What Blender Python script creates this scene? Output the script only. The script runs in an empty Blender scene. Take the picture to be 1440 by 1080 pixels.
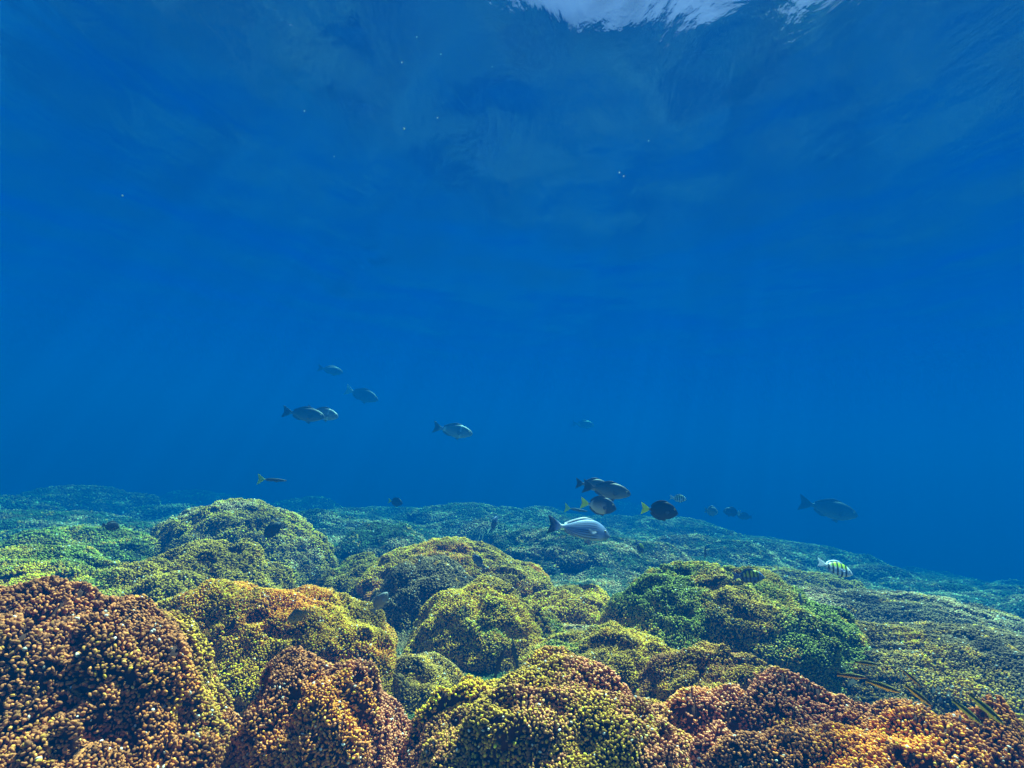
import bpy, math, random
import numpy as np
from mathutils import Vector, Matrix, Euler

C = bpy.context.scene.collection
scn = bpy.context.scene
rad = math.radians

# ------------------------------------------------------------------ camera
CAM_Z = 1.0
PITCH = 8.0
ROLL = 4.0
FPX = 790.0                       # focal length in pixels of the 1440 px wide photo
cam_d = bpy.data.cameras.new('camera')
cam = bpy.data.objects.new('camera', cam_d)
C.objects.link(cam)
cam.location = (0, 0, CAM_Z)
cam.rotation_euler = (Matrix.Rotation(rad(90 + PITCH), 3, 'X') @ Matrix.Rotation(rad(ROLL), 3, 'Z')).to_euler()
cam_d.sensor_width = 36
cam_d.lens = 36 * FPX / 1440
cam_d.clip_start = 0.02
cam_d.clip_end = 400
scn.camera = cam

# ------------------------------------------------------------------ sky, sun, exposure
SUN_EL, SUN_AZ = 63.0, 34.0       # azimuth: degrees right of straight ahead (+Y)
w = bpy.data.worlds.new('World')
scn.world = w
w.use_nodes = True
nt = w.node_tree
sky = nt.nodes.new('ShaderNodeTexSky')
sky.sky_type = 'NISHITA'
sky.sun_disc = False
sky.sun_elevation = rad(SUN_EL)
sky.sun_rotation = rad(SUN_AZ)
bg = nt.nodes['Background']
nt.links.new(sky.outputs[0], bg.inputs[0])
bg.inputs[1].default_value = 0.05
sky.air_density = 0.45
sky.dust_density = 0.2
sd = bpy.data.lights.new('sun', 'SUN')
sun = bpy.data.objects.new('sun', sd)
C.objects.link(sun)
sd.energy = 5.0
sd.angle = rad(0.5)
sd.color = (1.0, 0.90, 0.72)
se, sa = rad(SUN_EL), rad(SUN_AZ)
SUNV = Vector((math.sin(sa) * math.cos(se), math.cos(sa) * math.cos(se), math.sin(se)))
sun.rotation_euler = SUNV.to_track_quat('Z', 'Y').to_euler()
scn.view_settings.view_transform = 'Standard'
scn.view_settings.look = 'None'
scn.view_settings.exposure = 2.66
scn.view_settings.gamma = 1.0
scn.cycles.use_denoising = True
scn.cycles.volume_bounces = 3
scn.cycles.max_bounces = 8
scn.cycles.transparent_max_bounces = 12

WATER_Z = CAM_Z + 1.9            # mean height of the water surface

# ------------------------------------------------------------------ helpers
def at(px, py, y):
    """world point at depth y seen at photo pixel (px, py)"""
    t = rad(PITCH)
    u, v = (px - 720) / FPX, (540 - py) / FPX
    c, s = math.cos(rad(ROLL)), math.sin(rad(ROLL))
    u, v = u * c - v * s, u * s + v * c
    d = np.array([u, math.cos(t) - v * math.sin(t), math.sin(t) + v * math.cos(t)])
    return np.array([0, 0, CAM_Z]) + d * (y / d[1])

def _hash(ix, iy, iz, seed):
    h = (ix.astype(np.int64) * 374761393 + iy.astype(np.int64) * 668265263
         + iz.astype(np.int64) * 2147483647 + seed * 974634777) & 0xffffffff
    h = ((h ^ (h >> 13)) * 1274126177) & 0xffffffff
    h = ((h ^ (h >> 16)) * 2246822519) & 0xffffffff
    return ((h ^ (h >> 15)) & 0xffffff) / float(0xffffff)

def noise(P, freq=1.0, seed=0):
    """value noise in -1..1"""
    Q = P * freq
    F = np.floor(Q)
    f = Q - F
    f = f * f * (3 - 2 * f)
    F = F.astype(np.int64)
    r = 0
    for dx in (0, 1):
        wx = f[:, 0] if dx else 1 - f[:, 0]
        for dy in (0, 1):
            wy = f[:, 1] if dy else 1 - f[:, 1]
            for dz in (0, 1):
                wz = f[:, 2] if dz else 1 - f[:, 2]
                r = r + wx * wy * wz * _hash(F[:, 0] + dx, F[:, 1] + dy, F[:, 2] + dz, seed)
    return r * 2 - 1

def fbm(P, freq=1.0, seed=0, octs=3):
    r, a, s = 0, 1.0, 0
    for k in range(octs):
        r = r + a * noise(P, freq * 2.03 ** k, seed + 17 * k)
        s += a
        a *= 0.5
    return r / s

def lerp(a, b, t):
    t = np.clip(t, 0, 1)
    if np.ndim(t) == 1:
        t = t[:, None]
    return a * (1 - t) + b * t

def tag(o, label=None, cat=None, group=None, kind=None):
    if label: o['label'] = label
    if cat: o['category'] = cat
    if group: o['group'] = group
    if kind: o['kind'] = kind
    return o

def mesh_obj(name, V, polys, mat, parent=None, col=None, smooth=True):
    """polys: list of (n,k) int arrays (or one array)"""
    me = bpy.data.meshes.new(name)
    if isinstance(polys, np.ndarray): polys = [polys]
    tot = np.concatenate([np.full(len(p), p.shape[1], np.int32) for p in polys])
    loops = np.concatenate([p.reshape(-1) for p in polys]).astype(np.int32)
    start = np.concatenate([[0], np.cumsum(tot)[:-1]]).astype(np.int32)
    me.vertices.add(len(V))
    me.vertices.foreach_set('co', np.ascontiguousarray(V, np.float32).reshape(-1))
    me.loops.add(len(loops))
    me.loops.foreach_set('vertex_index', loops)
    me.polygons.add(len(tot))
    me.polygons.foreach_set('loop_start', start)
    me.polygons.foreach_set('loop_total', tot)
    if smooth:
        me.polygons.foreach_set('use_smooth', np.ones(len(tot), bool))
    if col is not None:
        ca = me.color_attributes.new('tint', 'FLOAT_COLOR', 'POINT')
        cc = np.ones((len(V), 4), np.float32)
        cc[:, :3] = col
        ca.data.foreach_set('color', cc.reshape(-1))
    me.update(calc_edges=True)
    me.validate()
    me.materials.append(mat)
    o = bpy.data.objects.new(name, me)
    C.objects.link(o)
    if parent is not None: o.parent = parent
    return o

def new_mat(name):
    m = bpy.data.materials.new(name)
    m.use_nodes = True
    nt = m.node_tree
    return m, nt, nt.nodes['Principled BSDF'], nt.nodes['Material Output']

# ------------------------------------------------------------------ materials
def coral_material():
    m, nt, b, out = new_mat('coral')
    a = nt.nodes.new('ShaderNodeVertexColor'); a.layer_name = 'tint'
    tc = nt.nodes.new('ShaderNodeTexCoord')
    n = nt.nodes.new('ShaderNodeTexNoise'); n.inputs['Scale'].default_value = 160; n.inputs['Detail'].default_value = 3
    mx = nt.nodes.new('ShaderNodeMix'); mx.data_type = 'RGBA'; mx.blend_type = 'MULTIPLY'
    mx.inputs[0].default_value = 0.55
    r = nt.nodes.new('ShaderNodeValToRGB')
    r.color_ramp.elements[0].position = 0.3; r.color_ramp.elements[0].color = (0.45, 0.42, 0.4, 1)
    r.color_ramp.elements[1].position = 0.7; r.color_ramp.elements[1].color = (1.3, 1.3, 1.25, 1)
    nt.links.new(tc.outputs['Object'], n.inputs['Vector'])
    nt.links.new(n.outputs['Fac'], r.inputs['Fac'])
    nt.links.new(a.outputs['Color'], mx.inputs[6])
    nt.links.new(r.outputs['Color'], mx.inputs[7])
    nt.links.new(mx.outputs[2], b.inputs['Base Color'])
    b.inputs['Roughness'].default_value = 0.8
    b.inputs['Specular IOR Level'].default_value = 0.25
    return m
M_CORAL = coral_material()

def fish_material(name, rough=0.4, spec=0.5, metal=0.0):
    m, nt, b, out = new_mat(name)
    a = nt.nodes.new('ShaderNodeVertexColor'); a.layer_name = 'tint'
    tc = nt.nodes.new('ShaderNodeTexCoord')
    v = nt.nodes.new('ShaderNodeTexVoronoi'); v.inputs['Scale'].default_value = 220
    bp = nt.nodes.new('ShaderNodeBump'); bp.inputs['Strength'].default_value = 0.12; bp.inputs['Distance'].default_value = 0.002
    nt.links.new(tc.outputs['Object'], v.inputs['Vector'])
    nt.links.new(v.outputs['Distance'], bp.inputs['Height'])
    nt.links.new(bp.outputs['Normal'], b.inputs['Normal'])
    nt.links.new(a.outputs['Color'], b.inputs['Base Color'])
    b.inputs['Roughness'].default_value = rough
    b.inputs['Specular IOR Level'].default_value = spec
    b.inputs['Metallic'].default_value = metal
    return m
M_FISH = fish_material('fish_skin', 0.5, 0.45, 0.1)
M_FIN = fish_material('fish_fin', 0.5, 0.3)
M_EYE = fish_material('fish_eye', 0.12, 0.8)

# ------------------------------------------------------------------ the water surface seen from below
def water_surface():
    n = 420
    t = np.linspace(-1, 1, n)
    g = np.sinh(t * 3.2) / np.sinh(3.2) * 62
    X, Y = np.meshgrid(g, g + 2.0)
    P = np.stack([X.ravel(), Y.ravel(), np.zeros(n * n)], 1)
    rng = np.random.default_rng(4)
    z = np.zeros(len(P))
    for k in range(26):
        lam = 2.6 * 0.87 ** k + 0.10
        th = rng.normal(0.35, 0.75)
        kx, ky = math.cos(th) * 2 * math.pi / lam, math.sin(th) * 2 * math.pi / lam
        ph = rng.uniform(0, 6.28)
        warp = 0.6 * noise(P, 0.7 / lam, 30 + k)
        fade = np.clip(1 - np.hypot(P[:, 0], P[:, 1]) / (lam * 45), 0, 1)
        z += fade * WAVE * lam ** 1.0 * np.sin(kx * P[:, 0] + ky * P[:, 1] + ph + 4 * warp)
    P[:, 2] = WATER_Z + z
    i = np.arange(n * n).reshape(n, n)
    q = np.stack([i[:-1, :-1], i[:-1, 1:], i[1:, 1:], i[1:, :-1]], -1).reshape(-1, 4)
    m = bpy.data.materials.new('water'); m.use_nodes = True
    nt = m.node_tree; nt.nodes.clear()
    out = nt.nodes.new('ShaderNodeOutputMaterial')
    tr = nt.nodes.new('ShaderNodeBsdfTransparent'); tr.inputs[0].default_value = (0.97, 0.99, 1, 1)
    gl = nt.nodes.new('ShaderNodeBsdfGlossy'); gl.inputs['Roughness'].default_value = 0.12
    gl.inputs['Color'].default_value = (0.24, 0.38, 0.88, 1)
    fr = nt.nodes.new('ShaderNodeFresnel'); fr.inputs['IOR'].default_value = 1.333
    mix = nt.nodes.new('ShaderNodeMixShader')
    tc = nt.nodes.new('ShaderNodeTexCoord')
    # dappled sunlight imitated by a cellular tint painted into the surface's transparency
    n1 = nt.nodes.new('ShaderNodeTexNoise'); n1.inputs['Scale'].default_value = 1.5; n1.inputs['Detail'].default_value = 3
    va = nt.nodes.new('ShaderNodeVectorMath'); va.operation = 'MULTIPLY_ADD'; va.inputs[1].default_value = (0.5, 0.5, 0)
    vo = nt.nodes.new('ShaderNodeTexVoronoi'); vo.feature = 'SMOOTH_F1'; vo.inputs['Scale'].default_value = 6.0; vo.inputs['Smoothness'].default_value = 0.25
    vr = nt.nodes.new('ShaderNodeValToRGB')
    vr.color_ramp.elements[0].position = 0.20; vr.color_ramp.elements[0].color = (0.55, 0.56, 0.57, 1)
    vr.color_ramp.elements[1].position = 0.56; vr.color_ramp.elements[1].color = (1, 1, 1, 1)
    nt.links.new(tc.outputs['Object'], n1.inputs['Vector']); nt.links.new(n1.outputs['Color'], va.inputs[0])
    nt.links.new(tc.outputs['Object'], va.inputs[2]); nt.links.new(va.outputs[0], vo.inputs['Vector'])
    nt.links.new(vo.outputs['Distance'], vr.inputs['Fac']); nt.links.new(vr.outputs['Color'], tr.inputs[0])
    mp = nt.nodes.new('ShaderNodeMapping'); mp.inputs['Rotation'].default_value = (0, 0, 0.35); mp.inputs['Scale'].default_value = (1, 0.45, 1)
    no = nt.nodes.new('ShaderNodeTexNoise'); no.inputs['Scale'].default_value = 3.2; no.inputs['Detail'].default_value = 6
    no.inputs['Distortion'].default_value = 0.5
    bp = nt.nodes.new('ShaderNodeBump'); bp.inputs['Strength'].default_value = 0.35; bp.inputs['Distance'].default_value = 0.042
    L = nt.links.new
    L(tc.outputs['Object'], mp.inputs[0]); L(mp.outputs[0], no.inputs['Vector'])
    L(no.outputs['Fac'], bp.inputs['Height'])
    L(bp.outputs[0], fr.inputs['Normal']); L(bp.outputs[0], gl.inputs['Normal'])
    L(fr.outputs[0], mix.inputs[0]); L(tr.outputs[0], mix.inputs[1]); L(gl.outputs[0], mix.inputs[2])
    L(mix.outputs[0], out.inputs['Surface'])
    o = mesh_obj('water', P, q, m)
    tag(o, kind='structure')
    return o
WAVE = 0.0028
water_surface()

# ------------------------------------------------------------------ reef shape
def stretch(y):
    return y + max(0.0, y - 1.1) * 0.6 + 0.18 * max(0.0, y - 2.6) ** 2
def domes(x, y, cell, seed):
    """many low rounded heads with creases between them, 0..1"""
    cx, cy = np.floor(x / cell), np.floor(y / cell)
    h = np.zeros_like(x)
    for dx in (-1, 0, 1):
        for dy in (-1, 0, 1):
            ix, iy = (cx + dx).astype(np.int64), (cy + dy).astype(np.int64)
            z = np.zeros_like(ix)
            ox = (ix + _hash(ix, iy, z, seed)) * cell
            oy = (iy + _hash(ix, iy, z, seed + 1)) * cell
            rr = cell * (0.35 + 0.55 * _hash(ix, iy, z, seed + 2))
            d2 = ((x - ox) ** 2 + (y - oy) ** 2) / rr ** 2
            h = np.maximum(h, (0.2 + 0.8 * _hash(ix, iy, z, seed + 3)) * np.sqrt(np.clip(1 - d2, 0, 1)))
    return h

def floor_z(x, y):
    P = np.stack([x, y, np.zeros_like(x)], 1)
    base = 0.36 - 0.05 * np.clip(y - 2.2, 0, 1.5) - 0.026 * np.maximum(y - 2.2, 0) - 0.06 * np.maximum(y - 9, 0)
    base = base - 0.115 * np.maximum(x - 0.35, 0) - 0.03 * np.maximum(x - 3.5, 0) + 0.068 * np.clip(x, -9, 9)
    base = np.where(x > 0, base - 0.0, base + 0.02 * np.minimum(-x, 3))
    amp = 0.05 + 0.05 * np.clip((y - 3.0) / 4, 0, 1.0)
    far = np.clip((y - 2.2) / 2.0, 0, 1) * np.clip((26 - y) / 10, 0, 1)
    base = base + far * (0.20 * domes(x, y, 0.9, 3) + 0.16 * domes(x, y, 1.9, 8) - 0.16)
    return base + amp * fbm(P, 1.1, 5, 3) * 1.3 + 0.03 * noise(P, 5.0, 9)

# palettes: (stalk, tip)
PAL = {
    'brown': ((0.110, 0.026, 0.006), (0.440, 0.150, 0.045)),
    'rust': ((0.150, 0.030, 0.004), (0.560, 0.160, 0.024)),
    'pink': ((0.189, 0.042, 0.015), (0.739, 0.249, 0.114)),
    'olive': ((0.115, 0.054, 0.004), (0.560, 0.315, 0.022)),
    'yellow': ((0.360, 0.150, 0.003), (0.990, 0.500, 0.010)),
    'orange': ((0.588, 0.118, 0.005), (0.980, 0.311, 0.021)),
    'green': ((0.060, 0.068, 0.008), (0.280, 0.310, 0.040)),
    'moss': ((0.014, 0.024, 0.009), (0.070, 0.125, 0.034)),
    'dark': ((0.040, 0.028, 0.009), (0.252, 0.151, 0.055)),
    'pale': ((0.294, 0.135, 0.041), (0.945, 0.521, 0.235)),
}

def finger_proto(kind):
    """unit finger: verts (r along ring, z), faces; returns V, polys, tipness"""
    if kind == 2:
        rings, ns = [(0.62, -0.25), (0.78, 0.40), (1.0, 0.74), (0.72, 0.94)], 6
    elif kind == 1:
        rings, ns = [(0.7, -0.25), (0.98, 0.68)], 5
    else:
        rings, ns = [(0.9, -0.15), (0.85, 0.6)], 4
    V, T = [], []
    for k, (r, z) in enumerate(rings):
        for j in range(ns):
            a = 2 * math.pi * (j + 0.5 * (k % 2)) / ns
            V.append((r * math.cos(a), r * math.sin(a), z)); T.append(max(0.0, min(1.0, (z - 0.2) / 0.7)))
    V.append((0, 0, 1.0)); T.append(1.0)
    q, t = [], []
    for k in range(len(rings) - 1):
        for j in range(ns):
            a, b = k * ns + j, k * ns + (j + 1) % ns
            q.append((a, b, b + ns, a + ns))
    k = len(rings) - 1
    for j in range(ns):
        t.append((k * ns + j, k * ns + (j + 1) % ns, len(V) - 1))
    return np.array(V), (np.array(q, np.int64).reshape(-1, 4), np.array(t, np.int64)), np.array(T)
PROTO = [finger_proto(k) for k in range(3)]

def fingers(P, N, R, L, c0, c1, kind, rng):
    """returns V, quads, tris, col for fingers at P along N"""
    PV, (q, t), T = PROTO[kind]
    n, m = len(P), len(PV)
    if n == 0:
        return np.zeros((0, 3)), np.zeros((0, 4), np.int64), np.zeros((0, 3), np.int64), np.zeros((0, 3))
    h = np.where(np.abs(N[:, 2:3]) < 0.9, np.array([[0, 0, 1.0]]), np.array([[1.0, 0, 0]]))
    U = np.cross(N, h); U /= np.linalg.norm(U, axis=1, keepdims=True)
    W = np.cross(N, U)
    a = rng.uniform(0, 6.28, n)[:, None]
    U, W = U * np.cos(a) + W * np.sin(a), W * np.cos(a) - U * np.sin(a)
    sx = rng.uniform(0.62, 1.5, n)[:, None]
    V = (P[:, None, :] + U[:, None, :] * (PV[None, :, 0:1] * (R[:, None] * sx)[:, None, :])
         + W[:, None, :] * (PV[None, :, 1:2] * (R[:, None] / sx)[:, None, :])
         + N[:, None, :] * (PV[None, :, 2:3] * L[:, None, None]))
    if kind == 2:      # a little knobbly
        V = V + rng.normal(0, 0.07, V.shape) * R[:, None, None]
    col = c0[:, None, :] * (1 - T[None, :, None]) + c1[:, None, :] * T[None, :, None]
    off = (np.arange(n) * m)[:, None, None]
    return V.reshape(-1, 3), (q[None] + off).reshape(-1, 4), (t[None] + off).reshape(-1, 3), col.reshape(-1, 3)

CAMP = np.array([0, 0, CAM_Z])
def spacing(D, near=0.0052):
    return np.maximum(near, 0.0031 * D)

def in_view(P, margin=0.12):
    t = rad(PITCH)
    d = P - CAMP
    f = d[:, 1] * math.cos(t) + d[:, 2] * math.sin(t)
    v = (-d[:, 1] * math.sin(t) + d[:, 2] * math.cos(t)) / np.maximum(f, 1e-3)
    u = d[:, 0] / np.maximum(f, 1e-3)
    c, s = math.cos(rad(ROLL)), math.sin(rad(ROLL))
    u, v = u * c + v * s, -u * s + v * c
    return (f > 0.2) & (np.abs(u) < 0.911 + margin + 0.25 / np.maximum(f, .3)) & (v > -0.684 - margin) & (v < 0.3)

class Mound:
    def __init__(s, px, py, y, hw, rat=1.0, zc=None, pal=('olive',), seed=0, lump=0.10, dark=0, yaw=0, size=1.0, lens=None, label='', dx=0):
        y = stretch(y)
        top = at(px, py, y)
        rx = hw * math.hypot(y, top[0] * 0.3) / FPX
        z0 = floor_z(np.array([top[0]]), np.array([y]))[0] - 0.05 if zc is None else zc
        s.c = np.array([top[0], y, z0])
        s.r = np.array([rx, rx * rat, max(0.05, top[2] - z0 - 0.012)])
        if y > 4.3: lump, s.r[1] = max(lump, 0.2), rx * 1.15
        if y < 4: s.r[:2] *= 1.07
        if y > 4.2: pal = ('moss', 'dark', 'pale')  # distance dimming put into the colour: far mounds take darker, greener coral
        s.pal, s.seed, s.lump, s.yaw, s.size, s.label = pal, seed, lump, rad(yaw), size, label
        s.len = lens if lens else 1.0
    def local(s, P):
        d = P - s.c
        c, n = math.cos(-s.yaw), math.sin(-s.yaw)
        return np.stack([(d[:, 0] * c - d[:, 1] * n), (d[:, 0] * n + d[:, 1] * c), d[:, 2]], 1) / s.r
    def radius(s, U):
        k = s.r.mean()
        f = 1 + s.lump * 1.7 * fbm(U + s.seed * 3.1, 1.5, s.seed, 2)
        pit = np.clip((fbm(U * k + s.seed * 1.7, 14.0, s.seed + 91, 2) - 0.16) / 0.22, 0, 1)
        f = f - 0.026 * pit * pit * (3 - 2 * pit) / k
        return f + (0.042 * fbm(U * k + s.seed, 9.0, s.seed + 5, 2) + 0.013 * noise(U * k, 30.0, s.seed + 6)) / k
    def surf(s, U):
        Q = U * s.radius(U)[:, None] * s.r
        c, n = math.cos(s.yaw), math.sin(s.yaw)
        return np.stack([Q[:, 0] * c - Q[:, 1] * n, Q[:, 0] * n + Q[:, 1] * c, Q[:, 2]], 1) + s.c
    def inside(s, P, shrink=0.985):
        L = s.local(P)
        r = np.linalg.norm(L, axis=1)
        near = r < 1.6
        res = np.zeros(len(P), bool)
        if near.any():
            U = L[near] / np.maximum(r[near], 1e-6)[:, None]
            res[near] = r[near] < s.radius(U) * shrink
        return res
    def normals(s, U):
        e = 0.012
        h = np.where(np.abs(U[:, 2:3]) < 0.8, np.array([[0, 0, 1.0]]), np.array([[1.0, 0, 0]]))
        A = np.cross(U, h); A /= np.linalg.norm(A, axis=1, keepdims=True)
        B = np.cross(U, A)
        nrm = lambda X: X / np.linalg.norm(X, axis=1, keepdims=True)
        p0, p1, p2 = s.surf(U), s.surf(nrm(U + A * e)), s.surf(nrm(U + B * e))
        N = np.cross(p1 - p0, p2 - p0)
        N = nrm(N)
        flip = np.sum(N * (p0 - s.c), axis=1) < 0
        N[flip] *= -1
        return p0, N

def tints(P, pal, seed, rng):
    """patchy per-finger colours from a palette list"""
    n = len(P)
    c0 = np.tile(np.array(PAL[pal[0]][0]), (n, 1)); c1 = np.tile(np.array(PAL[pal[0]][1]), (n, 1))
    for k, nm in enumerate(pal[1:]):
        f = fbm(P, 3.2 + 2.1 * k, seed * 7 + 31 * k + 3, 3)
        th = 0.10 + 0.10 * k
        t = np.clip(0.3 + (f - th) / 0.34 + rng.normal(0, 0.35, n), 0, 1)
        c0 = lerp(c0, np.array(PAL[nm][0]), t); c1 = lerp(c1, np.array(PAL[nm][1]), t)
    # vivid tufts
    f = noise(P, 22.0, seed + 77)
    t = np.clip((f - 0.55) / 0.1, 0, 1) * (rng.uniform(0, 1, n) < 0.7)
    c0 = lerp(c0, np.array([0.6, 0.22, 0.01]), t * 0.7); c1 = lerp(c1, np.array([0.95, 0.45, 0.03]), t * 0.7)
    v = np.exp(rng.normal(0, 0.36, n))[:, None]
    w = rng.uniform(0, 1, n) < 0.016
    c1[w] = lerp(c1[w], np.array([0.95, 0.92, 0.85]), np.full(w.sum(), 0.7))
    g = (1 + 0.25 * fbm(P, 9.0, seed + 5, 2))[:, None]
    return np.clip(c0 * v * g, 0.01, 0.9), np.clip(c1 * v * g, 0.02, 0.95)

def grow(P, N, pal, seed, rng, size=1.0, lens=1.0, near=0.0052):
    D = np.linalg.norm(P - CAMP, axis=1)
    sp = spacing(D, near) * size
    F = fbm(P, 14.0, seed + 11, 2)
    G = noise(P, 34.0, seed + 19)
    tilt = np.stack([noise(P, 13.0, seed + 41), noise(P, 13.0, seed + 42), noise(P, 13.0, seed + 43)], 1)
    Nn = N + 0.65 * tilt + rng.normal(0, 0.16, N.shape) + np.array([0, 0, 0.25])
    Nn /= np.linalg.norm(Nn, axis=1, keepdims=True)
    R = sp * 0.50 * rng.uniform(0.5, 1.15, len(P))
    L = sp * 1.4 * lens * np.clip(1 + 0.9 * F + 0.5 * G + rng.normal(0, 0.18, len(P)), 0.25, 1.7)
    L = np.minimum(L, 3.3 * R)
    far = np.clip((D - 1.8) / 1.5, 0, 1)
    L = L * (1 - 0.4 * far)
    R = R * (1 + 0.15 * far)
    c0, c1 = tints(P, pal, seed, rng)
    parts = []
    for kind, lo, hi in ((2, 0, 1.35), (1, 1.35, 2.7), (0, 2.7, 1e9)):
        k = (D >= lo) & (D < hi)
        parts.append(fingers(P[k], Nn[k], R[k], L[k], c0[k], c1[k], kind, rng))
    return parts

def merge(parts):
    V, Q, T, K, o = [], [], [], [], 0
    for v, q, t, c in parts:
        V.append(v); Q.append(q + o); T.append(t + o); K.append(c); o += len(v)
    return np.concatenate(V), [np.concatenate(Q), np.concatenate(T)], np.concatenate(K)

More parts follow.
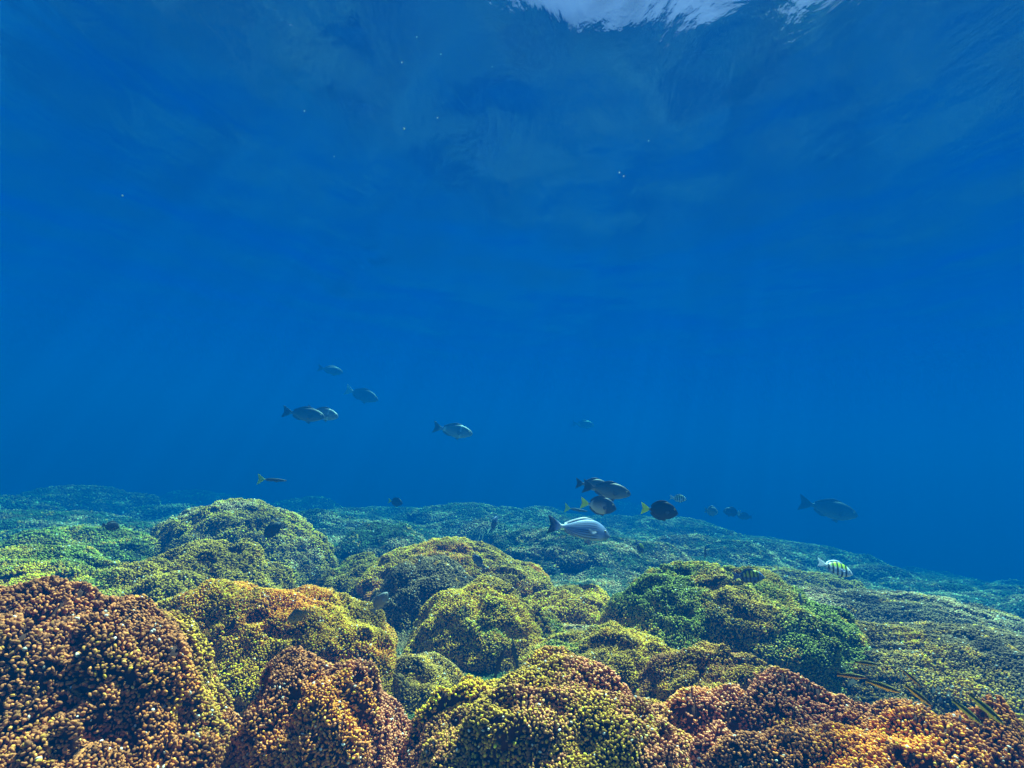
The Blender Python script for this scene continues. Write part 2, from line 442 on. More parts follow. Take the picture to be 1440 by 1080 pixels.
MOUNDS = [
 # foreground
 Mound(40, 838, 0.98, 305, 0.80, pal=('brown', 'rust', 'olive'), seed=1, lump=0.15, size=1.08, lens=1.25, label='big rust-brown coral mound filling the lower left corner'),
 Mound(455, 915, 1.12, 130, 0.85, pal=('pink', 'orange', 'brown'), seed=2, label='pinkish brown coral mound with an orange patch, right of the lower left corner mound'),
 Mound(800, 938, 1.10, 205, 0.75, lump=0.07, pal=('pink', 'brown', 'olive'), seed=3, label='pinkish brown coral mound at the bottom centre, nearest to the viewer'),
 Mound(655, 965, 1.12, 75, 0.9, pal=('brown', 'yellow'), seed=4, label='small brown coral lobe with yellow crest, left of the bottom centre mound'),
 Mound(1215, 968, 1.02, 225, 0.7, pal=('brown', 'orange', 'pink'), seed=5, yaw=-12, lump=0.12, label='dark brown coral ridge with orange patches in the lower right'),
 Mound(1020, 985, 1.12, 110, 0.8, pal=('pink', 'orange'), seed=6, label='low pale brown coral lobe between bottom centre mound and lower right ridge'),
 Mound(1420, 1010, 0.95, 120, 0.9, pal=('rust', 'brown', 'yellow'), seed=7, label='orange-brown coral mound at the bottom right corner'),
 # left middle
 Mound(380, 826, 1.45, 175, 0.75, pal=('olive', 'yellow', 'orange'), seed=8, lump=0.12, label='yellow-olive coral mound behind the pinkish one, under the small olive fish'),
 Mound(300, 762, 1.95, 120, 0.8, pal=('olive', 'yellow'), seed=9, label='olive coral mound in front of the big left dome'),
 Mound(205, 800, 1.75, 110, 0.8, pal=('olive', 'green'), seed=10, label='low green-olive coral mound left of the olive one'),
 Mound(70, 772, 1.85, 180, 0.7, pal=('green', 'olive', 'yellow'), seed=11, label='flat green coral mound at the left edge, above the corner mound'),
 Mound(345, 700, 2.75, 122, 0.9, pal=('olive', 'yellow', 'pale'), seed=12, lump=0.06, label='tall rounded coral dome left of centre, highest on the skyline'),
 Mound(110, 742, 2.5, 125, 0.8, pal=('green', 'olive'), seed=13, label='green coral mound on the left under the dark round fish'),
 # centre
 Mound(650, 764, 2.25, 135, 0.85, pal=('yellow', 'olive', 'orange'), seed=14, lump=0.06, label='yellow-topped coral dome at the centre of the reef'),
 Mound(612, 786, 2.0, 82, 0.9, pal=('dark', 'olive'), seed=15, lump=0.06, label='dark green coral dome in front of the yellow-topped dome'),
 Mound(515, 784, 2.35, 62, 1.0, pal=('olive', 'yellow', 'green'), seed=16, label='yellow-green coral mound left of the dark green dome'),
 Mound(690, 822, 1.72, 102, 0.9, pal=('olive', 'yellow', 'green'), seed=17, lump=0.08, label='olive coral dome in the middle, behind the bottom centre mound'),
 Mound(812, 826, 1.95, 75, 0.9, pal=('yellow', 'olive', 'dark'), seed=18, label='yellow-olive coral lobe right of the middle olive dome'),
 Mound(865, 872, 1.5, 110, 0.9, pal=('olive', 'yellow', 'green'), seed=19, label='flat olive-yellow coral mound behind the bottom centre mound'),
 Mound(590, 925, 1.42, 85, 0.9, pal=('dark', 'olive'), seed=20, label='low dark coral lobe in the hollow left of the bottom centre mound'),
 # right
 Mound(1025, 800, 1.72, 165, 0.75, pal=('green', 'yellow', 'olive'), seed=21, lump=0.06, yaw=-15, label='bright green coral dome right of centre'),
 Mound(975, 812, 1.80, 75, 0.8, pal=('pink', 'olive', 'pale'), seed=22, label='pinkish crest of coral on the left shoulder of the green dome'),
 Mound(1000, 905, 1.35, 110, 0.8, pal=('olive', 'brown', 'yellow'), seed=23, label='olive-brown coral slope below the green dome'),
 Mound(1370, 890, 1.6, 230, 0.7, pal=('dark', 'olive', 'yellow'), seed=24, yaw=-15, label='wide yellow-olive coral mound at the right edge'),
 Mound(1260, 830, 2.3, 190, 0.6, pal=('dark', 'pale'), seed=25, yaw=-14, label='dark coral ridge with pale tips on the right'),
 Mound(1130, 800, 3.0, 110, 0.7, pal=('olive', 'green'), seed=26, label='teal coral mound below the yellow striped fish'),
 # middle distance
 Mound(470, 722, 4.2, 70, 0.9, pal=('olive', 'dark'), seed=27, label='low coral mound right of the tall left dome'),
 Mound(545, 742, 3.3, 80, 0.8, pal=('olive', 'dark'), seed=28, label='coral mound behind the yellow-green one'),
 Mound(660, 710, 5.2, 85, 0.9, pal=('olive', 'dark'), seed=29, label='rounded coral mound on the skyline behind the centre dome'),
 Mound(560, 716, 6.2, 60, 0.9, pal=('olive',), seed=30, label='far low coral mound just left of the skyline mound'),
 Mound(790, 745, 3.4, 100, 0.8, pal=('olive', 'pale'), seed=31, label='coral mound beneath the striped silver fish'),
 Mound(880, 762, 3.3, 95, 0.8, pal=('dark', 'olive'), seed=32, label='dark teal coral mound right of the silver fish'),
 Mound(780, 715, 6.0, 70, 0.9, pal=('olive',), seed=33, label='far coral mound behind the yellow-tailed fish pair'),
 Mound(930, 728, 5.5, 110, 0.8, pal=('olive', 'pale'), seed=34, label='far broad coral mound under the black yellow-tailed fish'),
 Mound(1010, 765, 4.0, 100, 0.8, pal=('olive', 'green'), seed=35, label='coral mound behind the green dome'),
 Mound(1080, 758, 5.5, 120, 0.8, pal=('olive',), seed=36, label='far coral mound on the slope falling to the right'),
 Mound(110, 686, 5.6, 95, 0.9, pal=('dark', 'olive'), seed=37, label='hazy coral mound on the left skyline'),
 Mound(10, 700, 4.6, 80, 0.9, pal=('dark',), seed=38, label='hazy dark coral mound at the left edge'),
 Mound(60, 722, 3.6, 150, 0.6, pal=('olive', 'green'), seed=39, label='teal coral shelf at the left edge'),
 Mound(200, 735, 3.4, 60, 0.9, pal=('dark', 'olive'), seed=40, label='small dark coral mound left of the tall dome'),
 Mound(290, 690, 8.0, 80, 0.9, pal=('dark',), seed=41, label='very faint coral mound behind the tall left dome'),
 Mound(440, 704, 7.0, 60, 0.9, pal=('dark', 'olive'), seed=42, label='very faint coral mound right of the tall left dome'),
 Mound(860, 706, 9.0, 80, 0.9, pal=('dark',), seed=43, label='very faint coral mound behind the fish group'),
]

def build_floor():
    rng = np.random.default_rng(99)
    # one sheet reaching far past the haze; fine near the camera
    n = 640
    t = np.linspace(-1, 1, n)
    gx = np.sinh(t * 4.6) / np.sinh(4.6) * 70
    gy = np.sinh(t * 4.6) / np.sinh(4.6) * 70 + 2.0
    X, Y = np.meshgrid(gx, gy)
    x, y = X.ravel(), Y.ravel()
    P = np.stack([x, y, floor_z(x, y)], 1)
    P[:, 2] = np.maximum(P[:, 2], -6)
    i = np.arange(n * n).reshape(n, n)
    q = np.stack([i[:-1, :-1], i[:-1, 1:], i[1:, 1:], i[1:, :-1]], -1).reshape(-1, 4)
    col = lerp(np.array([[0.12, 0.10, 0.05]]), np.array([[0.34, 0.28, 0.14]]), 0.5 + 0.8 * fbm(P, 2.5, 3))
    o = mesh_obj('seabed', P, q, M_CORAL, col=np.clip(col, .03, .6))
    tag(o, kind='structure')
    # coral cover on the seabed, denser near the camera
    allP = []
    rmax = 15.0
    edges = np.concatenate([np.arange(0.7, 3.0, 0.23), np.arange(3.0, rmax, 0.8)])
    for a, b in zip(edges[:-1], edges[1:]):
        sp = spacing(np.array([a + 0.1]))[0] * 1.15
        wdt = b * 1.15 + 0.4
        nx, ny = int(2 * wdt / sp), int((b - a) / sp) + 1
        gx, gy = np.meshgrid(np.linspace(-wdt, wdt, nx), np.linspace(a, b, ny, endpoint=False))
        gx = gx.ravel() + rng.uniform(-.55, .55, gx.size) * sp
        gy = gy.ravel() + rng.uniform(-.55, .55, gy.size) * sp
        allP.append(np.stack([gx, gy, floor_z(gx, gy)], 1))
    P = np.concatenate(allP)
    P = P[in_view(P)]
    for m in MOUNDS:
        P = P[~m.inside(P)]
    e = 0.01
    zx = floor_z(P[:, 0] + e, P[:, 1]); zy = floor_z(P[:, 0], P[:, 1] + e)
    N = np.stack([-(zx - P[:, 2]) / e, -(zy - P[:, 2]) / e, np.ones(len(P))], 1)
    N /= np.linalg.norm(N, axis=1, keepdims=True)
    print('floor fingers', len(P))
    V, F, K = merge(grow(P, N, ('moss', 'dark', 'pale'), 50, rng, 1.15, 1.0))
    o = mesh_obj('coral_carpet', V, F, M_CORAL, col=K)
    tag(o, 'low olive-green finger coral covering the seabed between the mounds', 'coral', kind='stuff')

def build_mound(m, k):
    rng = np.random.default_rng(1000 + k)
    D0 = np.linalg.norm(m.c - CAMP)
    # core
    nu, nv = (240, 90) if D0 < 3.2 else (110, 44)
    th = np.linspace(0, 2 * math.pi, nu, endpoint=False)
    ph = np.linspace(-0.35, math.pi / 2, nv, endpoint=False)
    TH, PH = np.meshgrid(th, ph)
    U = np.stack([np.cos(TH) * np.cos(PH), np.sin(TH) * np.cos(PH), np.sin(PH)], -1).reshape(-1, 3)
    U = np.concatenate([U, [[0, 0, 1.0]]])
    V = m.surf(U)
    V = V - (V - m.c) / np.linalg.norm(V - m.c, axis=1, keepdims=True) * 0.003
    i = np.arange(nu * nv).reshape(nv, nu)
    j = np.roll(i, -1, axis=1)
    q = np.stack([i[:-1], j[:-1], j[1:], i[1:]], -1).reshape(-1, 4)
    t = np.stack([i[-1], j[-1], np.full(nu, nu * nv)], -1)
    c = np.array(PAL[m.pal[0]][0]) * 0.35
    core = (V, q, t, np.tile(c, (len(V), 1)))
    # fingers: random directions thinned to even spacing on the ellipsoid
    sp0 = spacing(np.array([max(0.3, D0 - m.r.max() * 0.5)]))[0] * m.size * 0.9
    rx, ry, rz = m.r
    area = 2 * math.pi * (((rx * ry) ** 1.6 + (rx * rz) ** 1.6 + (ry * rz) ** 1.6) / 3) ** (1 / 1.6) * 1.2
    n = int(area / sp0 ** 2 * 4.0)
    G = rng.normal(0, 1, (n, 3)); G /= np.linalg.norm(G, axis=1, keepdims=True)
    G = G[G[:, 2] > -0.25]
    wgt = np.sqrt((G[:, 0] * ry * rz) ** 2 + (G[:, 1] * rx * rz) ** 2 + (G[:, 2] * rx * ry) ** 2)
    G = G[rng.uniform(0, wgt.max(), len(G)) < wgt]
    P = m.surf(G)
    ok = in_view(P) & (P[:, 2] > floor_z(P[:, 0], P[:, 1]) - 0.01)
    for o in MOUNDS:
        if o is not m:
            ok &= ~o.inside(P)
    G, P = G[ok], P[ok]
    if len(P):
        # voxel thinning for even spacing
        D = np.linalg.norm(P - CAMP, axis=1)
        s = spacing(D) * m.size * 0.66
        key = np.floor(P / np.median(s)).astype(np.int64)
        _, idx = np.unique(key, axis=0, return_index=True)
        G = G[idx]
        P, N = m.normals(G)
        view = CAMP - P; view /= np.linalg.norm(view, axis=1, keepdims=True)
        lim = -0.45 if D0 < 3 else -0.3
        k2 = np.sum(view * N, axis=1) > lim
        P, N = P[k2], N[k2]
    else:
        N = P
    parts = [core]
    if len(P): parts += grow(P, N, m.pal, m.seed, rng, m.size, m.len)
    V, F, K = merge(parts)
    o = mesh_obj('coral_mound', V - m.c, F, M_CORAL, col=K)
    o.location = m.c
    tag(o, m.label, 'coral', 'coral mounds of the reef')
    return len(P)

build_floor()
tot = 0
for k, m in enumerate(MOUNDS):
    tot += build_mound(m, k)
print('mound fingers', tot)

# ------------------------------------------------------------------ fish
def interp(xs, ys, x):
    """smooth interpolation through control points"""
    xs, ys = np.array(xs, float), np.array(ys, float)
    m = np.gradient(ys, xs)
    i = np.clip(np.searchsorted(xs, x) - 1, 0, len(xs) - 2)
    h = xs[i + 1] - xs[i]; t = np.clip((x - xs[i]) / h, 0, 1)
    return ((2 * t**3 - 3 * t**2 + 1) * ys[i] + (t**3 - 2 * t**2 + t) * h * m[i]
            + (-2 * t**3 + 3 * t**2) * ys[i + 1] + (t**3 - t**2) * h * m[i + 1])

# s runs 0 (snout) to 1 (tail tip); top, bottom, half width as fractions of the length
SPEC = {
 'sea_chub': dict(s=[0, .03, .10, .22, .36, .52, .66, .76, .81], top=[.012, .055, .105, .155, .172, .145, .085, .042, .034],
      bot=[-.012, -.045, -.085, -.135, -.160, -.145, -.085, -.040, -.032], wid=[.006, .026, .048, .064, .066, .052, .030, .015, .011],
      tail_h=.155, fork=.09, dorsal=(.26, .72, .050), anal=(.52, .72, .045), pect=.13, eye=.022, eye_at=(.095, .035)),
 'sea_bream': dict(s=[0, .03, .10, .22, .36, .52, .66, .76, .81], top=[-.02, .030, .105, .172, .182, .140, .075, .036, .030],
      bot=[-.035, -.075, -.110, -.135, -.150, -.130, -.080, -.040, -.030], wid=[.006, .026, .050, .062, .064, .048, .028, .014, .010],
      tail_h=.16, fork=.10, dorsal=(.24, .72, .045), anal=(.54, .72, .035), pect=.15, eye=.026, eye_at=(.10, .02)),
 'surgeonfish': dict(s=[0, .03, .10, .22, .38, .54, .66, .74, .78], top=[-.02, .030, .125, .205, .235, .205, .120, .036, .028],
      bot=[-.035, -.070, -.130, -.190, -.220, -.195, -.115, -.036, -.028], wid=[.006, .024, .042, .056, .058, .044, .026, .012, .010],
      tail_h=.165, fork=.07, dorsal=(.20, .70, .050), anal=(.34, .70, .048), pect=.13, eye=.022, eye_at=(.115, .07)),
 'sergeant_fish': dict(s=[0, .03, .10, .22, .38, .54, .66, .75, .79], top=[.010, .050, .125, .190, .212, .180, .110, .052, .044],
      bot=[-.015, -.050, -.100, -.160, -.195, -.175, -.110, -.052, -.044], wid=[.006, .026, .052, .070, .070, .052, .032, .016, .012],
      tail_h=.14, fork=.09, dorsal=(.24, .72, .070), anal=(.50, .73, .065), pect=.15, eye=.030, eye_at=(.12, .04)),
 'damselfish': dict(s=[0, .03, .10, .22, .38, .54, .66, .75, .79], top=[.010, .055, .130, .205, .235, .205, .130, .062, .050],
      bot=[-.015, -.055, -.115, -.185, -.215, -.195, -.125, -.062, -.050], wid=[.006, .030, .058, .078, .078, .058, .036, .018, .014],
      tail_h=.15, fork=.05, dorsal=(.24, .74, .080), anal=(.48, .75, .075), pect=.16, eye=.032, eye_at=(.12, .05)),
 'wrasse': dict(s=[0, .03, .10, .22, .38, .54, .68, .80, .86], top=[.004, .022, .045, .066, .072, .066, .052, .040, .038],
      bot=[-.006, -.022, -.042, -.062, -.068, -.062, -.050, -.038, -.036], wid=[.004, .016, .028, .036, .036, .030, .022, .014, .010],
      tail_h=.065, fork=-.01, dorsal=(.22, .80, .030), anal=(.48, .80, .026), pect=.09, eye=.014, eye_at=(.085, .018)),
 'slender_fish': dict(s=[0, .03, .10, .22, .38, .54, .66, .74, .78], top=[.004, .020, .036, .052, .056, .048, .034, .022, .018],
      bot=[-.006, -.020, -.034, -.046, -.050, -.044, -.030, -.020, -.018], wid=[.004, .014, .024, .032, .032, .026, .018, .010, .008],
      tail_h=.21, fork=.10, dorsal=(.26, .68, .022), anal=(.48, .68, .018), pect=.08, eye=.014, eye_at=(.085, .014)),
}

def clr(name, s, zn):
    """skin colour at station s, height zn (-1 belly .. 1 back), arrays"""
    n = len(s)
    one = np.ones((n, 1))
    A = lambda *c: one * np.array(c)
    if name == 'chub':
        c = lerp(A(.20, .21, .22), A(.07, .08, .09), zn * .5 + .5)
        st = 0.5 + 0.5 * np.sin(zn * 34)
        c = lerp(c, c * .75, st * .6)
        return lerp(c, A(.03, .04, .05), (s - .80) / .06)
    if name == 'pale_chub':
        c = lerp(A(.42, .44, .45), A(.20, .22, .24), zn * .5 + .5)
        w = np.exp(-((s - .72) / .035) ** 2) + .8 * np.exp(-((s - .30) / .02) ** 2)
        c = lerp(c, A(.75, .78, .80), w)
        return lerp(c, A(.08, .09, .11), (s - .84) / .05)
    if name == 'white_tail':
        c = lerp(A(.16, .17, .18), A(.07, .08, .09), zn * .5 + .5)
        return lerp(c, A(.70, .72, .75), (s - .76) / .05)
    if name == 'bream':
        c = lerp(A(.40, .50, .80), A(.17, .26, .52), np.clip(zn * .7 + .5, 0, 1))
        fade = np.clip((s - .20) / .06, 0, 1) * np.clip((.80 - s) / .1, 0, 1)
        st = np.clip(np.sin((zn + .10 * (s - .4)) * 27) * 1.6, 0, 1)
        c = lerp(c, A(.06, .08, .16), st * fade * .9)
        c = lerp(c, A(.10, .11, .14), np.clip((.14 - s) / .05, 0, 1) * .55)
        c = lerp(c, A(.85, .85, .88), np.exp(-((s - .80) / .035) ** 2))
        return lerp(c, A(.05, .06, .12), (s - .87) / .05)
    if name == 'surgeon':
        c = lerp(A(.024, .022, .026), A(.014, .013, .018), zn * .5 + .5)
        c = lerp(c, A(.16, .15, .15), np.exp(-((s - .76) / .015) ** 2) * .8)
        return lerp(c, A(.75, 1.0, .003), (s - .775) / .015)
    if name == 'surgeon_pale':
        c = lerp(A(.55, .52, .50), A(.06, .06, .08), np.clip(zn * .9 + .55, 0, 1))
        c = lerp(c, A(.04, .04, .06), np.clip((.34 - s) / .08, 0, 1))
        c = lerp(c, A(.62, .62, .62), np.exp(-((s - .69) / .04) ** 2) * .7)
        return lerp(c, A(.75, 1.0, .003), (s - .775) / .015)
    if name == 'yellowtail':
        c = lerp(A(.10, .12, .12), A(.04, .05, .06), zn * .5 + .5)
        return lerp(c, A(.62, .80, .06), (s - .72) / .05)
    if name in ('sergeant', 'sergeant_dark', 'sergeant_white'):
        body = {'sergeant': (.85, .90, 1.0), 'sergeant_dark': (.08, .14, .34), 'sergeant_white': (.70, .74, .76)}[name]
        yel = {'sergeant': (.60, .90, .02), 'sergeant_dark': (.55, .66, .03), 'sergeant_white': (.62, .72, .30)}[name]
        c = A(*body)
        back = np.clip((zn - (.05 if name != 'sergeant_dark' else -.15)) / .22, 0, 1) * np.clip((s - .17) / .03, 0, 1) * np.clip((.68 - s) / .05, 0, 1)
        c = lerp(c, A(*yel), back)
        for k, q in enumerate((.22, .34, .46, .58, .70)):
            d = np.abs(s - q - .02 * zn)
            c = lerp(c, A(.012, .014, .03), np.clip((.030 - d) / .008, 0, 1))
        return c
    if name == 'blue':
        return lerp(A(.10, .16, .34), A(.03, .05, .14), zn * .5 + .5)
    if name == 'black':
        c = lerp(A(.045, .045, .050), A(.018, .020, .026), zn * .5 + .5)
        return c
    if name == 'black_white':
        c = A(.022, .024, .032)
        return lerp(c, A(.55, .58, .62), (s - .80) / .05)
    if name == 'olive':
        c = lerp(A(.34, .30, .14), A(.13, .13, .08), zn * .5 + .5)
        return lerp(c, A(.45, .42, .36), np.clip((.12 - s) / .05, 0, 1))
    if name == 'grey':
        return lerp(A(.34, .36, .34), A(.17, .19, .20), zn * .5 + .5)
    if name == 'wrasse':
        c = lerp(A(.80, .55, .03), A(.010, .008, .010), (zn + .45) / .2)
        c = lerp(c, A(.85, .70, .12), np.exp(-((zn - .95) / .06) ** 2) * .4)
        return c
    raise KeyError(name)

def fish_body(sp, col, bend):
    S = SPEC[sp]
    se = S['s'][-1]
    ns, nr = 46, (64 if col == 'bream' else 32)
    s1 = np.linspace(0, 1, ns) ** 1.25 * se
    a = np.linspace(0, 2 * math.pi, nr, endpoint=False)
    V, K = [], []
    for s in s1:
        t, b, w_ = (interp(S['s'], S[k], np.array([s]))[0] for k in ('top', 'bot', 'wid'))
        mid, hh = (t + b) / 2, max((t - b) / 2, .004)
        z = mid + hh * np.sin(a)
        y = max(w_, .003) * np.sign(np.cos(a)) * np.abs(np.cos(a)) ** 0.85
        V.append(np.stack([np.full(nr, s), y, z], 1))
        K.append(clr(col, np.full(nr, s), np.sin(a)))
    # caudal fin: the same rings carried on, thinning and fanning out, swept at top and bottom
    t, b = S['top'][-1], S['bot'][-1]
    mid, h0 = (t + b) / 2, (t - b) / 2
    for k in range(1, 13):
        q = k / 12
        hh = h0 + (S['tail_h'] - h0) * q ** 0.8
        zn = np.sin(a)
        ln = (1 - se) * q
        sw = S['fork'] * q
        s = se + ln * (1 - .35 * (S['fork'] > 0)) + sw * (np.abs(zn) ** 1.4) * 1.0
        z = mid + hh * zn
        y = max(S['wid'][-1] * (1 - q) ** 1.5, .0022) * np.cos(a)
        V.append(np.stack([s, y, z], 1))
        K.append(clr(col, np.maximum(s, se + .001), zn) * (1 - .12 * (0.5 + 0.5 * np.cos(zn * 40))[:, None]))
    n = len(V)
    V = np.concatenate(V); K = np.concatenate(K)
    i = np.arange(n * nr).reshape(n, nr); j = np.roll(i, -1, 1)
    q = np.stack([i[:-1], j[:-1], j[1:], i[1:]], -1).reshape(-1, 4)
    c0, c1 = len(V), len(V) + 1
    V = np.concatenate([V, [V[:nr].mean(0) - [.004, 0, 0]], [V[-nr:].mean(0) + [-.01, 0, 0]]])
    K = np.concatenate([K, K[:1], K[-1:]])
    T = np.concatenate([np.stack([j[0], i[0], np.full(nr, c0)], 1), np.stack([i[-1], j[-1], np.full(nr, c1)], 1)])
    return V, q, T, K

def place_local(V, bend):
    """s-coordinates to object space: head towards +X, slight sideways bend of the tail"""
    X = V.copy()
    s = V[:, 0]
    X[:, 0] = 0.45 - s
    X[:, 1] = V[:, 1] + bend * np.maximum(s - .35, 0) ** 2
    return X

def plate(outline, thick, taper=0.35):
    """thin closed fin from a base line and an edge line: outline = list of (base, edge) 3-D pairs"""
    n = len(outline)
    V = []
    for b, e in outline:
        m = [b[0] * .5 + e[0] * .5, b[1] * .5 + e[1] * .5, b[2] * .5 + e[2] * .5]
        for p, th in ((b, thick), (m, thick * .7), (e, thick * taper)):
            V.append((p[0], p[1] - th, p[2])); V.append((p[0], p[1] + th, p[2]))
    V = np.array(V, float)
    q = []
    for k in range(n - 1):
        o, p = k * 6, (k + 1) * 6
        for a, b in ((0, 2), (2, 4)):
            q.append((o + a, p + a, p + b, o + b)); q.append((o + a + 1, o + b + 1, p + b + 1, p + a + 1))
        q.append((o + 4, p + 4, p + 5, o + 5)); q.append((o, o + 1, p + 1, p))
    for o in (0, (n - 1) * 6):
        q.append((o, o + 2, o + 3, o + 1)); q.append((o + 2, o + 4, o + 5, o + 3))
    return V, np.array(q, np.int64)

FIN_COL = {'surgeon': (.035, .035, .05), 'surgeon_pale': (.07, .07, .10), 'black': (.02, .02, .03), 'black_white': (.02, .02, .03),
           'sergeant': (.40, .50, .75), 'sergeant_dark': (.05, .09, .22), 'sergeant_white': (.45, .48, .5), 'olive': (.18, .17, .10),
           'wrasse': (.60, .50, .10), 'bream': (.30, .32, .42), 'grey': (.25, .27, .27), 'blue': (.05, .09, .22),
           'yellowtail': (.10, .12, .10), 'chub': (.06, .07, .08), 'pale_chub': (.16, .17, .19), 'white_tail': (.08, .09, .1)}

def make_fish(name, sp, col, bend=0.0):
    S = SPEC[sp]
    V, q, T, K = fish_body(sp, col, bend)
    body = mesh_obj(name, place_local(V, bend), [q, T], M_FISH, col=np.clip(K, .005, 1))
    fc = np.array(FIN_COL[col])
    def fin(nm, span, sign):
        a, b, h = span
        pts = []
        for k in range(13):
            u = k / 12
            s = a + (b - a) * u
            prof = 'top' if sign > 0 else 'bot'
            z = interp(S['s'], S[prof], np.array([s]))[0]
            hh = h * (math.sin(min(1, u * 2.2) * math.pi / 2)) * (1 - .45 * u) * (1 - max(0, (u - .85) / .15) ** 2 * .8)
            pts.append(((s, 0, z - sign * .012), (s + .35 * h + .03 * u, 0, z + sign * hh)))
        v, f = plate(pts, .0045)
        k_ = np.tile(fc, (len(v), 1)) * (1 + .25 * np.sin(v[:, 0:1] * 260))
        mesh_obj(nm, place_local(v, bend), f, M_FIN, body, col=np.clip(k_, .005, 1))
    fin('dorsal_fin', S['dorsal'], 1)
    fin('anal_fin', S['anal'], -1)
    # pelvic fin
    zb = interp(S['s'], S['bot'], np.array([.33]))[0]
    v, f = plate([((.31 + .03 * u, 0, zb + .012), (.33 + .10 * u, 0, zb - S['pect'] * .42 * (1 - .55 * u))) for u in (0, .25, .5, .75, 1)], .004)
    mesh_obj('pelvic_fin', place_local(v, bend), f, M_FIN, body, col=np.tile(fc, (len(v), 1)))
    # pectoral fins and eyes
    for sd in (-1, 1):
        w_ = interp(S['s'], S['wid'], np.array([.25]))[0]
        L_ = S['pect']
        pts = []
        for k in range(7):
            u = k / 6
            an = -.75 + 1.15 * u
            pts.append(((.245 + .006 * u, sd * (w_ - .004), -.035 + .030 * u),
                        (.245 + L_ * math.cos(an) * (1 - .18 * abs(u - .6)), sd * (w_ + L_ * .32), -.03 + L_ * .7 * math.sin(an))))
        v, f = plate(pts, .0025)
        mesh_obj('pectoral_fin', place_local(v, bend), f, M_FIN, body, col=np.tile(fc * 1.4 + .02, (len(v), 1)))
        ex, ez = S['eye_at']; r = S['eye']
        we = interp(S['s'], S['wid'], np.array([ex]))[0]
        th = np.linspace(0, 2 * math.pi, 12, endpoint=False)
        rings = [(0.0, .55, 0), (.45, .50, 0), (.52, .48, 1), (.9, .22, 1), (1.0, 0.0, 1), (.9, -.25, 1)]
        EV, EK = [], []
        for rr, d, c in rings:
            for x_ in th:
                EV.append((ex + r * rr * math.cos(x_), sd * (we * .86 + r * d), ez + r * rr * math.sin(x_)))
                EK.append((.01, .01, .012) if not c else (.42, .40, .30))
        i = np.arange(72).reshape(6, 12); j = np.roll(i, -1, 1)
        f = np.stack([i[:-1], j[:-1], j[1:], i[1:]], -1).reshape(-1, 4)
        mesh_obj('eye', place_local(np.array(EV), bend), f, M_EYE, body, col=np.array(EK))
    return body

def copy_fish(o):
    c = o.copy(); C.objects.link(c)
    for ch in [x for x in bpy.data.objects if x.parent == o]:
        d = ch.copy(); C.objects.link(d); d.parent = c
    return c

FISH_CACHE = {}
def fish(name, sp, col, px, py, y, plen, label, yaw=0, pitch=0, roll=0, bend=0.0, group=None):
    """px, py: middle of the fish; plen: its length in photo pixels when seen side on; yaw 0 = heading right"""
    key = (name, sp, col, bend)
    if key in FISH_CACHE: o = copy_fish(FISH_CACHE[key])
    else: o = FISH_CACHE[key] = make_fish(name, sp, col, bend)
    p = at(px, py, y)
    d = p[1] * math.cos(rad(PITCH)) + (p[2] - CAM_Z) * math.sin(rad(PITCH))
    L_ = plen * d / FPX
    o.location = p
    o.scale = (L_, L_, L_)
    o.rotation_euler = (rad(roll), rad(pitch), rad(yaw))
    for k in ('group', 'label'):
        if k in o: del o[k]
    tag(o, label, 'fish', group)
    return o

G1 = 'grey chubs swimming in the open water'
G2 = 'yellow-tailed surgeonfish over the reef'
G3 = 'striped sergeant fish over the reef'
G4 = 'slim yellow and black wrasses over the right foreground'
fish('sea_bream', 'sea_bream', 'bream', 820, 745, 2.35, 88, 'large silver-blue fish with fine dark lines, lowest of the central shoal', yaw=8, pitch=7, roll=-22, bend=.10)
fish('sea_chub', 'sea_chub', 'chub', 857, 690, 2.9, 66, 'grey chub with dark forked tail, directly above the striped silver fish', yaw=-12, pitch=6, group=G1)
fish('sea_chub', 'sea_chub', 'chub', 836, 682, 3.4, 50, 'dim chub half hidden behind the grey one above the silver fish', yaw=15, pitch=2, group=G1)
fish('surgeonfish', 'surgeonfish', 'surgeon_pale', 844, 711, 2.7, 51, 'dark-backed fish with pale belly and small bright yellow tail, over the silver fish', yaw=-10, pitch=4, group=G2)
fish('surgeonfish', 'surgeonfish', 'surgeon', 930, 718, 2.4, 53, 'black oval fish with bright yellow-green tail, alone right of the shoal', yaw=0, pitch=3, group=G2)
fish('surgeonfish', 'surgeonfish', 'surgeon', 557, 706, 5.2, 24, 'tiny dark fish with yellow tail far above the centre left reef', yaw=-20, pitch=4, group=G2)
fish('slender_fish', 'slender_fish', 'yellowtail', 385, 675, 3.2, 38, 'thin dark fish with tall yellow-green tail above the tall left coral dome', yaw=14, pitch=0)
fish('slender_fish', 'slender_fish', 'yellowtail', 812, 717, 4.2, 34, 'faint slim fish with small green tail, left of the pale-bellied yellow-tailed fish', yaw=10, pitch=6)
fish('sergeant_fish', 'sergeant_fish', 'sergeant', 1177, 800, 2.1, 48, 'pale blue fish with black bars and yellow-green back, on the right against blue water', yaw=-6, pitch=16, roll=-28, group=G3)
fish('sergeant_fish', 'sergeant_fish', 'sergeant_dark', 1055, 811, 1.78, 42, 'dark blue fish with thin yellow bars, just above the green coral dome', yaw=-14, pitch=-4, group=G3)
fish('sergeant_fish', 'sergeant_fish', 'sergeant_white', 955, 701, 5.0, 24, 'small faint barred fish above right of the black yellow-tailed fish', yaw=5, pitch=4, group=G3)
fish('sergeant_fish', 'sergeant_fish', 'sergeant_dark', 900, 770, 2.9, 30, 'dark blue barred fish right of the silver fish, against the reef', yaw=48, pitch=30, group=G3)
fish('sergeant_fish', 'sergeant_fish', 'sergeant_dark', 992, 775, 3.3, 26, 'small dark blue barred fish nosing down, behind the green coral dome', yaw=75, pitch=62, group=G3)
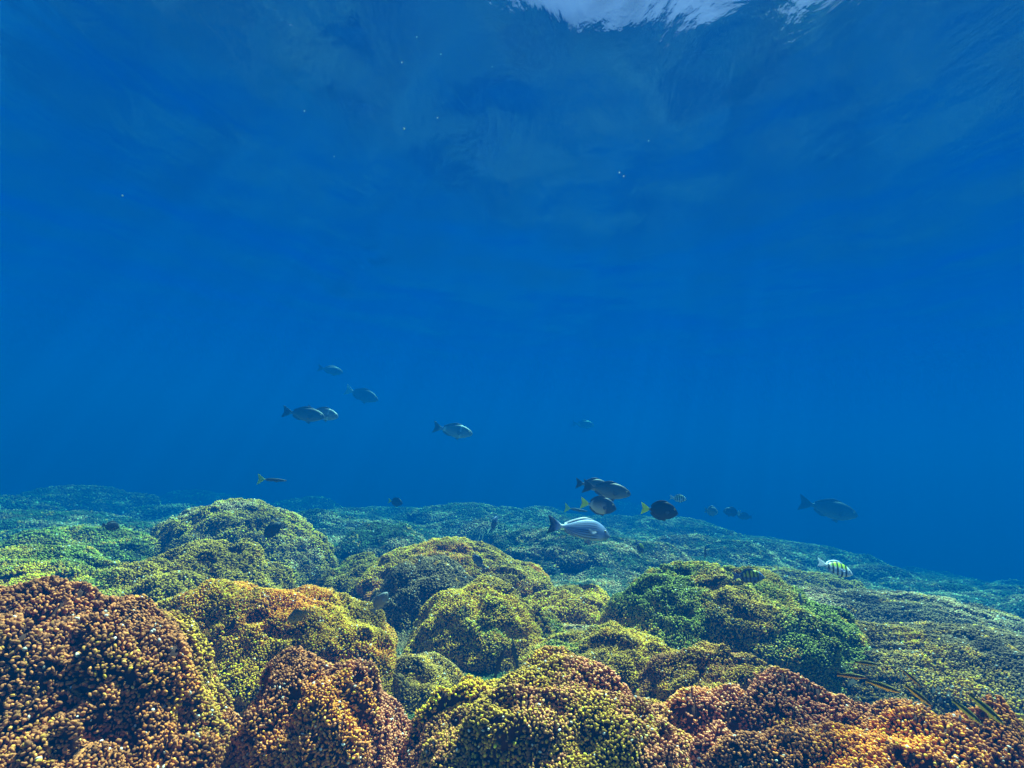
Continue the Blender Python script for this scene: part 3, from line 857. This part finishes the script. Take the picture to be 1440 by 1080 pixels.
fish('sergeant_fish', 'sergeant_fish', 'sergeant_dark', 1126, 843, 1.86, 28, 'dim dark fish with faint bars over the teal reef below the pale barred fish', yaw=55, pitch=45, group=G3)
fish('damselfish', 'damselfish', 'grey', 1001, 719, 6, 27, 'pale grey hazy fish, leftmost of three in a row right of the black fish', yaw=28, pitch=5)
fish('damselfish', 'damselfish', 'black_white', 1028, 720, 6.6, 26, 'dim dark round fish, middle of three in a row', yaw=185, pitch=-4)
fish('damselfish', 'damselfish', 'black', 1046, 726, 8, 20, 'very dim small dark fish, rightmost of three in a row', yaw=160)
fish('sea_chub', 'sea_chub', 'chub', 1170, 717, 6.5, 76, 'long grey chub alone in the blue water on the right', yaw=-8, pitch=10, bend=.12, group=G1)
fish('sea_chub', 'sea_chub', 'chub', 430, 583, 4.8, 58, 'dark chub with tall black tail, left of an overlapping pair in the open water', yaw=6, pitch=4, bend=.12, group=G1)
fish('sea_chub', 'sea_chub', 'pale_chub', 456, 582, 5.0, 50, 'chub with pale shining back, right of an overlapping pair in the open water', yaw=-14, pitch=9, group=G1)
fish('sea_chub', 'sea_chub', 'chub', 467, 521, 8.5, 36, 'dim dark chub, highest of the left group', yaw=38, pitch=3, group=G1)
fish('sea_chub', 'sea_chub', 'white_tail', 511, 556, 8.0, 52, 'hazy grey chub with pale tail, right below the highest fish', yaw=-12, pitch=15, group=G1)
fish('sea_chub', 'sea_chub', 'pale_chub', 640, 606, 5.5, 56, 'pale chub with two light bands, alone in the open water left of centre', yaw=-5, pitch=7, group=G1)
fish('sea_chub', 'sea_chub', 'pale_chub', 822, 597, 12.0, 32, 'barely visible pale fish in the blue water right of centre', yaw=10, group=G1)
fish('damselfish', 'damselfish', 'black_white', 383, 746, 2.75, 34, 'small black fish with pale tail, on the right flank of the tall left dome', yaw=35, pitch=-42)
fish('damselfish', 'damselfish', 'black', 157, 740, 2.4, 26, 'small black round fish over the green coral on the left', yaw=65, pitch=10)
fish('damselfish', 'damselfish', 'blue', 695, 736, 3.6, 26, 'dark blue fish seen nearly end-on behind the yellow-topped dome', yaw=60, pitch=-55)
fish('damselfish', 'damselfish', 'blue', 672, 789, 2.35, 26, 'dim blue fish close against the top of the dark green dome', yaw=150, pitch=-35)
fish('damselfish', 'damselfish', 'olive', 417, 867, 1.42, 34, 'small olive fish facing left over the yellow-olive mound', yaw=168, pitch=28)
fish('damselfish', 'damselfish', 'grey', 535, 846, 1.62, 34, 'dim grey fish nosing up beside the dark green dome', yaw=20, pitch=-55)
fish('wrasse', 'wrasse', 'black', 703, 930, 1.5, 42, 'dark slim fish hanging nose up in the hollow, left one of two', yaw=10, pitch=-75)
fish('wrasse', 'wrasse', 'black', 724, 918, 1.6, 38, 'dark slim fish hanging nose up in the hollow, right one of two', yaw=10, pitch=-105)
for px, py, y, ln, pt, yw, lb in (
    (1220, 933, 1.2, 36, 4, 5, 'black-backed wrasse, highest of the three just right of the green dome'),
    (1200, 951, 1.12, 42, 2, 0, 'black and orange wrasse, leftmost of the three just right of the green dome'),
    (1244, 966, 1.0, 48, 14, -4, 'black and yellow wrasse, lowest of the three just right of the green dome'),
    (1285, 956, 1.1, 34, 38, 0, 'tilted green and black wrasse, right of the topmost wrasse'),
    (1294, 980, 0.98, 46, 34, 0, 'thin yellow-edged wrasse gliding down over the lower right ridge'),
    (1362, 1003, 0.90, 50, 36, 0, 'yellow and black wrasse near the bottom right corner mound'),
    (1390, 1000, 0.90, 60, 38, 0, 'rightmost thin yellow-edged wrasse over the right foreground')):
    fish('wrasse', 'wrasse', 'wrasse', px, py, y, ln, lb, yaw=yw, pitch=pt, group=G4)
fish('damselfish', 'damselfish', 'blue', 1322, 985, 1.15, 15, 'tiny dark blue fish over the lower right ridge, between the wrasses', yaw=40, pitch=10)
fish('damselfish', 'damselfish', 'blue', 1350, 1009, 0.88, 16, 'tiny dark blue fish low beside the orange corner mound', yaw=50, pitch=50)

# ------------------------------------------------------------------ specks drifting in the water
def specks():
    m, nt, b, out = new_mat('plankton')
    tc = nt.nodes.new('ShaderNodeTexCoord'); n = nt.nodes.new('ShaderNodeTexNoise'); n.inputs['Scale'].default_value = 3
    r = nt.nodes.new('ShaderNodeValToRGB')
    r.color_ramp.elements[0].color = (.25, .3, .32, 1); r.color_ramp.elements[1].color = (.5, .55, .55, 1)
    nt.links.new(tc.outputs['Object'], n.inputs['Vector']); nt.links.new(n.outputs['Fac'], r.inputs['Fac']); nt.links.new(r.outputs['Color'], b.inputs['Base Color'])
    rng = np.random.default_rng(8)
    th = np.linspace(0, 2 * math.pi, 8, endpoint=False)
    V = [(0, 0, -1)] + [(math.cos(a) * r_, math.sin(a) * r_, z) for r_, z in ((.7, -.7), (1, 0), (.6, .75)) for a in th] + [(0, 0, 1)]
    V = np.array(V) * (1 + rng.normal(0, .12, (len(V), 1)))
    i = 1 + np.arange(24).reshape(3, 8); j = np.roll(i, -1, 1)
    q = np.stack([i[:-1], j[:-1], j[1:], i[1:]], -1).reshape(-1, 4)
    t = np.concatenate([np.stack([j[0], i[0], np.zeros(8, int)], 1), np.stack([i[-1], j[-1], np.full(8, 25)], 1)])
    first = None
    for px, py, y, r_ in ((568, 181, 1.2, 2.6), (586, 52, 1.3, 1.3), (620, 76, 1.2, 1.5), (565, 88, 1.4, 1.3), (428, 156, 1.3, 1.2), (615, 166, 1.4, 1.1),
                          (692, 94, 1.3, 1.0), (172, 275, 1.1, 2.2), (877, 248, 1.2, 1.4), (912, 198, 1.3, 1.1), (871, 243, 1.3, 1.3), (470, 220, 1.4, 1.0)):
        o = mesh_obj('drifting_speck', V, [q, t], m) if first is None else first.copy()
        if first is None: first = o
        else: C.objects.link(o)
        o.location = at(px, py, y)
        k = r_ * y / FPX * .6
        o.scale = (k, k, k * rng.uniform(1, 1.6)); o.rotation_euler = tuple(rng.uniform(0, 3, 3))
        tag(o, 'tiny pale speck drifting in the open blue water', 'plankton speck', 'pale specks drifting in the upper water')
specks()

# ------------------------------------------------------------------ the water itself: one even volume
def haze():
    zt = WATER_Z + 0.12
    x, y0, y1, zb = 75.0, -72.0, 76.0, -9.0
    V = np.array([(sx * x, y, z) for z in (zb, zt) for (sx, y) in ((-1, y0), (1, y0), (1, y1), (-1, y1))])
    q = np.array([(0, 3, 2, 1), (4, 5, 6, 7), (0, 1, 5, 4), (1, 2, 6, 5), (2, 3, 7, 6), (3, 0, 4, 7)])
    m = bpy.data.materials.new('haze'); m.use_nodes = True
    nt = m.node_tree; nt.nodes.clear()
    out = nt.nodes.new('ShaderNodeOutputMaterial')
    pv = nt.nodes.new('ShaderNodeVolumePrincipled')
    pv.inputs['Color'].default_value = HZ_COL
    pv.inputs['Absorption Color'].default_value = HZ_ABS
    pv.inputs['Density'].default_value = HZ_DENS
    pv.inputs['Anisotropy'].default_value = 0.05
    nt.links.new(pv.outputs[0], out.inputs['Volume'])
    o = mesh_obj('haze', V, q, m, smooth=False)
    tag(o, kind='stuff')
HZ_COL = (0.0, 0.0180, 0.073, 1)
HZ_ABS = (0.205, 0.58, 0.64, 1)
HZ_DENS = 0.61
haze()
